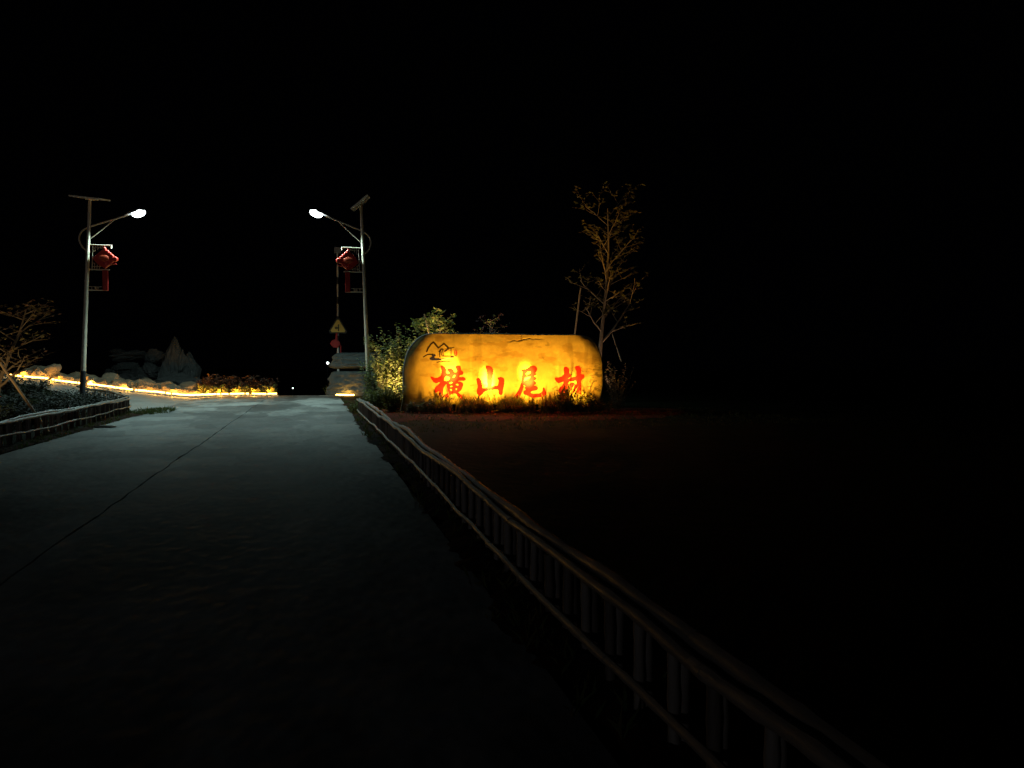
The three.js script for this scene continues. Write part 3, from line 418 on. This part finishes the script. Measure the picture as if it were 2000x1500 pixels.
function ledStrip(name, label, f, n, gaps, power, lights) {
  const g = thing(name, label, 'light strip', 'warm rope lights at ground level'), R = rng(n * 7);
  for (let k = 0; k < n; k++) {
    if (gaps(k / n, R())) continue;
    const pts = []; for (let i = 0; i <= 4; i++) pts.push(f((k + i / 4 * (0.72 + .28 * R())) / n)); part('strip_segment', new Build().tube(pts, 0.034, 8).geo(), M.strip, g);
  }
  for (let k = 0; k < lights; k++) { const p = f((k + .5) / lights), l = new THREE.PointLight(rgb(1, .47, .06), power); l.name = 'strip_light'; l.position.set(p.x, p.y + 0.1, p.z - 0.06); l.castShadow = true; l.shadow.radius = 2; g.add(l); }
  return g;
}
const kerbTop = t => { const [x, D] = sP(t); return V(x, H(x, -D) + 0.165 + 0.012 * noise(t * 60), -D + 0.02); };
ledStrip('light_strip', 'long glowing amber rope light on the rockery kerb climbing left', kerbTop, 150, (t, r) => r < (t < 0.42 ? 0.15 : t < 0.6 ? 0.02 : 0.12), 3.4, 13);
const bx = t => { const a = at(640, 771, 41), b = at(692, 771, 40.2); const p = a.lerp(b, t); p.z += 0.28 * Math.sin(t * Math.PI); p.y = 0.06; return p; };
ledStrip('light_strip', 'short bright rope light at foot of the dark stacked boulders', bx, 12, () => false, 1.8, 2);
// boulders behind the strip
{
  const R = rng(77); let n = 0;
  const geos = []; for (let k = 0; k < 10; k++) geos.push(rockGeo(40 + k, [1, 0.82, 0.9], { detail: 9, cuts: 12, rough: .07 }));
  const put = (x, D, s, lab) => { const m = solo('rockery_boulder', geos[n++ % 10], M.rockTan[R() * 3 | 0], lab, 'boulder', 'rockery boulders behind the light strip'); m.position.set(x, H(x, -D) + s * 0.5, -D); m.scale.set(s * (1 + .5 * R()), s * (.8 + .35 * R()), s); m.rotation.set(R() - .5, R() * 6, R() - .5); };
  for (let k = 0; k < 24; k++) { const t = 0.02 + k / 24 * 0.56, [x, D] = sP(t), s = 0.2 + 0.24 * R(); put(x + (R() - .5) * .2, D + 0.42 + .25 * R(), s, 'small tan boulder in the front row just behind the amber strip'); }
  for (let k = 0; k < 18; k++) { const t = 0.02 + k / 18 * 0.5, [x, D] = sP(t), s = 0.34 + 0.26 * R(); put(x + (R() - .5) * .4, D + 1.15 + .5 * R(), s, 'larger tan boulder in the second row of the rockery'); }
  const slab = solo('flat_rock', rockGeo(91, [0.95, 0.2, 0.4], { rough: .05 }), M.rockTan[0], 'long flat tan rock lying against the bright end of strip', 'rock'); slab.position.copy(at(338, 767, 40)); slab.position.y = 0.2;
  const rnd = solo('round_rock', rockGeo(92, [0.42, 0.33, 0.4], { cuts: 5, rough: .04 }), M.rockTan[2], 'rounded tan rock left of the flat rock on the kerb', 'rock'); rnd.position.copy(at(283, 758, 40.3)); rnd.position.y = H(rnd.position.x, rnd.position.z) + .25;
}
{ // the pointed ornamental rock, a crag with shoulders
  const g = thing('ornamental_crag', 'tall grey pointed ornamental rock rising above the rockery', 'rock');
  const base = at(350, 775, 42); base.y = H(base.x, base.z); g.position.copy(base);
  const ridge = (v, d) => { const r = Math.hypot(d.x, d.z) + 1e-4, a = Math.atan2(d.z, d.x); const k = 1 + 0.16 * noise(a * 3, d.y * 1.2, 4) - 0.1 * Math.abs(noise(a * 4, d.y * 2, 8)); v.x *= k; v.z *= k; if (v.y > 0) { const t = 1 - 0.55 * smooth(.1, 1, v.y); v.x *= t; v.z *= t; } };
  for (const [name, s, sz, pos] of [['crag_peak', 401, [0.5, 1.75, 0.5], [-0.15, 1.65, 0]], ['crag_shoulder', 402, [0.62, 1.15, 0.6], [0.62, 1.1, 0.1]], ['crag_base', 403, [1.25, 0.75, 0.8], [0.1, 0.45, 0.3]], ['crag_shoulder', 404, [0.4, 0.85, 0.5], [-0.7, 0.8, 0.2]], ['crag_spur', 405, [0.34, 0.7, 0.35], [0.2, 1.6, 0.25]]])
    part(name, rockGeo(s, sz, { detail: 22, cuts: 20, near: .6, rough: .15, shape: ridge }), M.rockGrey, g).position.set(...pos);
  // flat ledges of pale rock left of it
  for (const [x, y, w, h, d, s] of [[262, 694, 1.15, 0.3, 0.5, 5], [228, 688, 0.5, 0.22, 0.4, 6], [302, 700, 0.7, 0.45, 0.5, 7], [240, 722, 0.95, 0.5, 0.55, 8], [300, 727, 0.65, 0.6, 0.6, 9], [268, 742, 1.3, 0.65, 0.7, 10], [225, 745, 1.0, 0.6, 0.7, 11]]) {
    const m = solo('ledge_rock', rockGeo(500 + s, [w, h, d], { detail: 18, cuts: 18, near: .5, rough: .26 }), M.rockGrey, ['thin grey ledge rock, topmost of the pile left of the crag', 'small grey tip rock at left end of the ledge pile', 'grey wedge rock leaning on the crag', 'flat grey rock under the thin ledge', 'upright grey block beside the crag foot', 'wide grey base rock beneath the ledges', 'grey base rock at far left of the ledge pile'][[5, 6, 7, 8, 9, 10, 11].indexOf(s)], 'rock', 'grey ledge rocks beside the crag'); m.position.copy(at(x, y, 42.6)); m.rotation.z = (s % 3 - 1) * .15; }
}
{ // two dark boulders stacked by the road end
  const mk = (name, x0, x1, y0, y1, s, lab) => { const a = at(x0, y1, 41.2), b = at(x1, y0, 41.2), w = b.clone().sub(a); const m = solo(name, rockGeo(s, [Math.hypot(w.x, w.z) * .66, (b.y - a.y) * .62, 0.95], { detail: 26, cuts: 0, rough: 0, shape: (v, d) => { const q = 7, n = Math.pow(Math.pow(Math.abs(d.x), q) + Math.pow(Math.abs(d.y), q) + Math.pow(Math.abs(d.z), q), 1 / q); v.copy(d).multiplyScalar(.78 / n); const k = s; v.x += .1 * fbm(v.y * 2 + k, v.z * 2, v.x) + .05 * noise(v.y * 6, k, v.z * 5) + (v.x < 0 ? .1 * v.y : 0); v.y += .09 * fbm(v.x * 1.6 + k, v.z * 2, 3) + .03 * noise(v.x * 7, k, v.z * 6); v.z += .12 * fbm(v.x * 2 + k, v.y * 2.5, 7) + .05 * noise(v.x * 5, v.y * 9, k); } }), M.rockDark, lab, 'boulder', 'stacked dark boulders'); m.position.copy(a).lerp(b, .5); m.rotation.y = camera.rotation.y; return m; };
  mk('stacked_boulder', 646, 742, 724, 778, 601, 'lower dark boulder of the pair stacked at the road end');
  mk('stacked_boulder', 653, 742, 688, 720, 604, 'upper dark boulder of the pair stacked at the road end');
}
{ const m = solo('flat_stone', rockGeo(93, [0.3, 0.045, 0.14], { detail: 8, rough: .04 }), rockMat([.36, .34, .3], 15), 'flat pale stone lying on the left road verge', 'stone'); const p = at(203, 839, 19.5); m.position.set(p.x, 0.07, p.z); }

// ---------------------------------------------------------------- plants
function plantGeo(seed, o) { // upright stems with leaves all along
  const R = rng(seed), b = new Build();
  for (let k = 0; k < o.stems; k++) {
    const a = R() * 6.28, h = o.h * (0.55 + 0.45 * R()), sp = o.spread * (0.3 + .7 * R()), pts = [], rs = []; b.col = o.stem ?? [.09, .07, .03];
    for (let i = 0; i <= 5; i++) { const t = i / 5; pts.push(V(Math.cos(a) * sp * (0.25 + .75 * Math.pow(t, 1.4)), h * t, Math.sin(a) * sp * (.25 + .75 * Math.pow(t, 1.4)))); rs.push(lerp(o.r ?? 0.006, 0.002, t)); }
    b.tube(pts, rs, 5, false);
    for (let i = 0; i < o.leaves; i++) { const t = lerp(o.from ?? 0.15, 1, i / (o.leaves - 1)), q = t * 5, j = Math.min(4, Math.floor(q)), p = pts[j].clone().lerp(pts[j + 1], q - j), c = R() * 6.28, L = o.leaf * (0.6 + .8 * R()); const u = 0.65 + .7 * R(), cl = o.cols[R() * o.cols.length | 0]; b.col = cl.map(x => x * u); b.leaf(p, V(Math.cos(c), (o.up ?? .5) + (R() - .5) * .6, Math.sin(c)), L, L * (o.slim ?? .45), (R() - .5) * 1.2, o.bend ?? .3); }
  }
  return b.geo();
}
const GREEN = [[.16, .2, .04], [.2, .22, .05], [.12, .15, .035]], PURPLE = [[.09, .035, .04], [.12, .05, .04], [.06, .05, .025]], DRY = [[.2, .14, .05], [.15, .12, .04]];
{ // the bed at the foot of the stone
  const R = rng(11), gs = [], gp = []; for (let k = 0; k < 6; k++) { gs.push(plantGeo(700 + k, { stems: 7, h: 0.62, spread: 0.16, leaves: 20, leaf: 0.1, slim: .5, cols: [...GREEN, DRY[0], PURPLE[2]] })); gp.push(plantGeo(720 + k, { stems: 6, h: 0.6, spread: 0.17, leaves: 20, leaf: 0.105, slim: .55, cols: [...PURPLE, GREEN[2]] })); }
  const gk = []; for (let k = 0; k < 5; k++) gk.push(plantGeo(740 + k, { stems: 9, h: 0.55, spread: 0.14, leaves: 7, leaf: 0.22, slim: .13, up: 2.2, bend: .15, stem: [.2, .17, .06], cols: [[.3, .29, .08], [.34, .28, .1], [.2, .22, .05]] }));
  for (let x = 852; x < 1160; x += 5.5) { const m = solo('spiky_plant', gk[R() * 5 | 0], M.leaf, 'spiky pale grass-like plant close to the lit stone face', 'plant', 'spiky plants at the foot of the stone'); const lampNear = [886, 962, 1042].some(q => Math.abs(x - q) < 8), back = lampNear || R() < .45; m.position.copy(onGround(px(x + (R() - .5) * 4), back ? 0.1 + .25 * R() : 1.08 + 0.35 * R())); m.rotation.y = R() * 6; m.scale.setScalar((.75 + .4 * R()) * (back ? .85 : 1) * (x > 1085 && x < 1150 ? 1.35 : 1)); }
  const put = (x, z, s, purple) => { const m = solo('bedding_plant', (purple ? gp : gs)[R() * 6 | 0], M.leaf, purple ? 'dark purple leaved plant in the bed before the lit stone' : 'green leaved plant in the bed before the lit stone', 'plant', purple ? 'purple plants at the foot of the stone' : 'green plants at the foot of the stone'); m.position.copy(onGround(px(x), z)); m.rotation.y = R() * 6.28; m.scale.set(1, s, 1); };
  for (let x = 848; x < 1168; x += 9) put(x + (R() - .5) * 4, 0.14 + 0.16 * R(), (0.42 + .25 * R()) * ([886, 962, 1042].some(q => Math.abs(x - q) < 14) ? .7 : 1) * (x > 1075 && x < 1150 ? 1.45 : x < 870 || x > 925 && x < 950 || x > 970 && x < 1000 ? 1.1 : .8), R() < (x > 1060 ? .45 : .15));
  for (let x = 800; x < 1178; x += 8.5) { const near = [886, 962, 1042].some(q => Math.abs(x - q) < 9); put(x + (R() - .5) * 4, 1.05 + 0.35 * R(), (0.5 + .35 * R()) * (near ? .4 : 1) * (x > 1080 ? 1.25 : x < 850 ? 1.0 : .8), R() < .55); }
}
function crownedTree(name, label, category, pos, o) {
  const g = thing(name, label, category, o.group); g.position.copy(pos); const R = rng(o.seed), wood = new Build(), lv = new Build(), tr = new Build();
  const grow = (b, p, d, len, r, lev) => {
    const n = 5, pts = [p.clone()], rs = [r]; let q = p.clone(), e = d.clone();
    for (let i = 1; i <= n; i++) { e.add(V((R() - .5) * .35 * o.wild, (R() - .35) * .2, (R() - .5) * .35 * o.wild)).normalize(); q = q.clone().addScaledVector(e, len / n); pts.push(q); rs.push(lerp(r, r * (lev ? .4 : .16), i / n)); }
    b.tube(pts, rs, lev ? 6 : 12, false);
    if (lev >= o.levels) { for (let k = 0; k < o.leaves; k++) { const t = R(), i = Math.min(n - 1, Math.floor(t * n)), s = pts[i].clone().lerp(pts[i + 1], t * n - i), c = R() * 6.28, L = o.leaf * (.6 + .8 * R()), u = .6 + .8 * R(), cl = o.cols[R() * o.cols.length | 0]; lv.col = cl.map(x => x * u); lv.leaf(s, V(Math.cos(c), (R() - .4), Math.sin(c)), L, L * .42, R() * 6, .25); } return; }
    const m = o.split[lev];
    for (let k = 0; k < m; k++) { const t = lev == 0 ? lerp(o.first, 1, (k + R() * .6) / m) : lerp(.3, 1, (k + R()) / m), i = Math.min(n - 1, Math.floor(t * n)), s = pts[i].clone().lerp(pts[i + 1], t * n - i), a = (k * 2.4 + R() * 1.4), dir = d.clone().multiplyScalar(o.rise).add(V(Math.cos(a), .1 * R(), Math.sin(a))).normalize(); grow(wood, s, dir, len * (lev == 0 ? lerp(o.side, o.side * .55, t) : .6) * (.7 + .5 * R()), rs[i] * .55, lev + 1); }
  };
  grow(tr, V(0, -0.1, 0), V(o.lean ?? 0, 1, 0).normalize(), o.h, o.r, 0);
  part('trunk', tr.geo(), M.bark, g); part('limbs', wood.geo(), M.bark, g); if (lv.p.length) part('crown', lv.geo(), M.leaf, g);
  return g;
}
function stake(p, q, r, label, group) { solo('support_stake', new Build().tube([p, p.clone().lerp(q, .5), q], [r, r * .95, r * .9], 8).geo(), M.stake, label, 'stake', group); }
const foot = (x, depth) => { const p = at(x, 790, depth); p.y = H(p.x, p.z); return p; };
{
  const p = foot(1161, 29.6);
  crownedTree('young_tree', 'tall thin young tree with sparse leaves behind right end of stone', 'tree', p, { seed: 31, h: 7.6, r: .105, wild: 1.0, levels: 3, split: [14, 4, 3], first: .34, side: .25, rise: .85, leaves: 6, leaf: .14, lean: 0, cols: [[.13, .11, .04], [.15, .15, .045], [.1, .08, .04]] });
  stake(foot(1105, 30), at(1134, 562, 29.7), .035, 'wooden stake left of the young tree, leaning to the trunk', 'tree stakes'); stake(at(1214, 706, 28.6), at(1196, 652, 29.4), .03, 'wooden stake right of the young tree, slanting down to the shrub', 'tree stakes');
  const sh = solo('shrub', plantGeo(801, { stems: 26, h: 1.75, spread: .75, leaves: 22, leaf: .11, slim: .5, r: .01, cols: [[.16, .1, .05], [.2, .15, .06], [.12, .06, .04]] }), M.leaf, 'reddish leafy shrub just right of the stone', 'shrub'); sh.position.copy(foot(1207, 28.4));
  // bush and saplings left of and behind the stone
  for (const [x, d, h, sp, n, sd, lab] of [[752, 28.4, 2.8, .8, 50, 811, 'dense dark green bush right of the right street lamp'], [783, 28.2, 3.2, .8, 60, 812, 'dense lit bush touching the left end of the stone'], [728, 29.4, 2.1, .6, 30, 813, 'dark bush at foot of the right street lamp'], [768, 26.6, 1.0, .6, 28, 814, 'low dark shrub in front of the dense bush by stone'], [812, 29.6, 2.6, .5, 26, 815, 'leafy shrub peeping over top left corner of stone'], [735, 26.4, .9, .5, 22, 816, 'low shrub between fence end and the bush']]) { const m = solo('bush', plantGeo(sd, { stems: n, h, spread: sp, leaves: 30, leaf: .15, slim: .42, r: .012, from: .08, up: .2, cols: [...GREEN, [.17, .18, .05], [.15, .17, .04]] }), M.leaf, lab, 'bush', 'bushes left of the stone'); m.position.copy(foot(x, d)); }
  crownedTree('sapling', 'leafy sapling rising behind the emblem at top left of stone', 'tree', foot(818, 29.4), { seed: 44, h: 3.5, r: .035, wild: .6, levels: 2, split: [16, 4], first: .5, side: .28, rise: .5, leaves: 11, leaf: .15, cols: GREEN, group: 'saplings behind the stone' });
  crownedTree('sapling', 'fuller leafy sapling behind the stone above the emblem house', 'tree', foot(872, 29.6), { seed: 45, h: 3.5, r: .04, wild: .6, levels: 2, split: [20, 4], first: .45, side: .3, rise: .5, leaves: 11, leaf: .15, cols: [...GREEN, DRY[1]], group: 'saplings behind the stone' });
  crownedTree('sapling', 'dim sapling behind the middle of the stone', 'tree', foot(955, 30.5), { seed: 46, h: 3.5, r: .04, wild: .6, levels: 2, split: [14, 3], first: .5, side: .26, rise: .5, leaves: 7, leaf: .14, cols: [...PURPLE, GREEN[2]], group: 'saplings behind the stone' });
  stake(foot(872, 29.4), at(829, 613, 29.2), .03, 'bare stake slanting up above the emblem behind the stone', 'tree stakes');
  // left: a bare tree behind the fence
  const t = foot(-4, 18.6);
  crownedTree('bare_tree', 'bare branching tree at left edge behind the bamboo fence', 'tree', t, { seed: 58, h: 3.3, r: .075, wild: 1.2, levels: 3, split: [11, 5, 3], first: .35, side: .4, rise: .5, leaves: 2, leaf: .1, cols: [[.16, .08, .05], [.2, .14, .05]] });
  stake(at(-6, 700, 18.3), at(101, 853, 17.6), .03, 'pale stake propping the bare tree on the left', 'tree stakes');
  const lb = solo('shrub', plantGeo(831, { stems: 14, h: .8, spread: .4, leaves: 16, leaf: .1, r: .008, cols: [...GREEN, DRY[0]] }), M.leaf, 'low leafy shrub at foot of the bare tree behind left fence', 'shrub'); lb.position.copy(foot(2, 17.9));
}
{ // yellow-lit planting along the right half of the strip, reddish shrubs behind
  const R = rng(63), ga = [], gr = []; for (let k = 0; k < 4; k++) { ga.push(plantGeo(850 + k, { stems: 9, h: .42, spread: .2, leaves: 7, leaf: .2, slim: .22, up: 1.2, cols: [[.16, .17, .03], [.2, .16, .04]] })); gr.push(plantGeo(860 + k, { stems: 12, h: 1.1, spread: .4, leaves: 10, leaf: .24, slim: .4, up: .8, r: .012, cols: [[.15, .06, .03], [.2, .09, .045], [.1, .04, .025]] })); }
  for (let k = 0; k < 22; k++) { const [x, D] = sP(.57 + k / 22 * .43), m = solo('strap_leaf_plant', ga[k % 4], M.leaf, 'small strap leaved plant glowing yellow over the light strip', 'plant', 'strap leaved plants along the strip'); m.position.set(x + (R() - .5) * .15, H(x, -D) + .02, -D - .18 - .15 * R()); m.rotation.y = R() * 6; m.scale.setScalar(.7 + .6 * R()); }
  for (let k = 0; k < 12; k++) { const [x, D] = sP(.6 + k / 12 * .4), m = solo('red_shrub', gr[k % 4], M.leaf, 'reddish brown shrub behind the strap leaved plants', 'shrub', 'reddish shrubs behind the strip'); m.position.set(x, H(x, -D), -D - .7 - .5 * R()); m.rotation.y = R() * 6; m.scale.setScalar(.75 + .35 * R()); }
  const c = solo('corner_plant', ga[1], M.leaf, 'small plant at left end of the short bright strip', 'plant'); c.position.copy(bx(-.06)); c.position.y = 0;
  const e = solo('fence_end_plant', plantGeo(871, { stems: 12, h: .45, spread: .25, leaves: 12, leaf: .09, r: .006, cols: GREEN }), M.leaf, 'weedy clump at far end of the right bamboo fence', 'plant'); e.position.copy(foot(694, 25.6)); 
}

{ // dark low hedge in the bed behind the left fence
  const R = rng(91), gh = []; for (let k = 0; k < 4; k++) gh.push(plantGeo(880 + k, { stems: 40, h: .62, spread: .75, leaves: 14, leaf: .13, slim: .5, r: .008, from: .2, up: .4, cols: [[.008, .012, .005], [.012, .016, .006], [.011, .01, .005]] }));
  const spots = [[-6.9, 14], [-7.0, 16.2], [-6.8, 18], [-8.4, 19.6], [-7.1, 20.2], [-8.6, 22], [-7.2, 22.3], [-9.6, 24.2], [-8.2, 24.4], [-7.0, 24.6], [-10, 26.4], [-8.6, 26.6], [-7.3, 26.7], [-11.2, 28.6], [-9.8, 28.9], [-8.4, 29], [-7.2, 29], [-12, 30.8], [-10.5, 31], [-9.2, 31.2], [-8.1, 31], [-12.4, 32.8], [-11, 33], [-9.9, 33], [-13.5, 35], [-12, 35.2], [-10.9, 34.6]];
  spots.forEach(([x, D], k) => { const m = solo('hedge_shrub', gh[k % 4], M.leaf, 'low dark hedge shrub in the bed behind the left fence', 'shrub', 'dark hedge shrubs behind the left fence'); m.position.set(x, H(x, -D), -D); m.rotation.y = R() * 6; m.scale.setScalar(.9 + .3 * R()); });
}

// ---------------------------------------------------------------- warning sign post and far lamps
{
  const p = foot(661, 43.5), g = thing('sign_post', 'banded sign post with yellow triangular junction warning sign', 'sign'); g.position.copy(p); const up = y => (712 - y) * 43.5 / F + 1.65 - p.y;
  part('pole', new Build().tube([V(0, -.1, 0), V(0, up(492), 0)], [.06, .05], 14).geo(), M.paintWhite, g);
  for (let y = .9; y < up(500); y += 1.1) part('dark_band', new Build().tube([V(0, y, 0), V(0, y + .4, 0)], .066, 14).geo(), M.black, g);
  part('top_box', new Build().box(0, up(490), 0, .34, .3, .26).geo(), M.head, g);
  const face = new THREE.Group(); face.name = 'warning_sign'; g.add(face); face.position.set(0, up(640), .09); face.rotation.y = camera.rotation.y * .4;
  const tri = (r, c) => { const s = new THREE.Shape(); for (let k = 0; k < 3; k++) { const a = Math.PI / 2 + k * 2.0944, a0 = a - .12, a1 = a + .12; k ? s.lineTo(Math.cos(a0) * r, Math.sin(a0) * r) : s.moveTo(Math.cos(a0) * r, Math.sin(a0) * r); s.lineTo(Math.cos(a1) * r, Math.sin(a1) * r); } return new THREE.ExtrudeGeometry(s, { depth: c, bevelEnabled: false }); };
  part('border', tri(.56, .02), M.black, face); const y = part('yellow_face', tri(.44, .006), M.yellow, face); y.position.z = .021;
  const sym = new THREE.Shape([[-.03, -.19], [.03, -.19], [.03, .2], [-.03, .2], [-.03, .03], [-.12, .03], [-.12, .08], [-.22, -.01], [-.12, -.1], [-.12, -.04], [-.03, -.04]].map(([x, q]) => new THREE.Vector2(x + .03, q))); const s = part('junction_symbol', new THREE.ExtrudeGeometry(sym, { depth: .005, bevelEnabled: false }), M.black, face); s.position.set(0, -.02, .028);
  const fan = new THREE.Shape([[-.3, .02], [-.2, .18], [-.02, .25], [.02, .6], [.08, .6], [.06, .2], [.2, .1], [.22, -.05], [.05, -.2], [-.15, -.18]].map(([x, q]) => new THREE.Vector2(x, q))); const f = part('red_ornament', new THREE.ExtrudeGeometry(fan, { depth: .08, bevelEnabled: true, bevelSize: .02, bevelThickness: .02 }), M.redDeep, g); f.position.set(-.12, up(672), .07);
  part('red_ribbon', new Build().box(.14, up(690), .09, .05, .9, .03).geo(), M.redDeep, g);
}
function farLamp(px_, py_, depth, size, post, label, power) {
  const p = at(px_, py_, depth), gy = H(p.x, p.z), g = thing('garden_lamp', label, 'lamp'); g.position.set(p.x, gy, p.z); const y = p.y - gy;
  part('post', new Build().tube([V(0, -.1, 0), V(0, y - size * .4, 0)], post, 10).geo(), M.sleeve, g);
  const s = new THREE.SphereGeometry(size / 2, 20, 12); s.scale(1, .9, 1); const m = part('lamp_globe', s, M.lensCool, g); m.position.y = y;
  part('cap', new THREE.ConeGeometry(size * .5, size * .25, 16), M.sleeve, m).position.y = size * .52;
  const l = new THREE.PointLight(rgb(.85, .95, 1), power); l.name = 'globe_light'; l.position.y = y; l.castShadow = true; g.add(l);
}
farLamp(640, 709, 60, .2, .04, 'small far white lamp left of the stacked boulders', .8);
farLamp(572, 758, 62, .1, .03, 'tiny far white lamp low beyond the road crest', .3);
for (const o of scene.children) shade(o);
renderer.render(scene, camera);
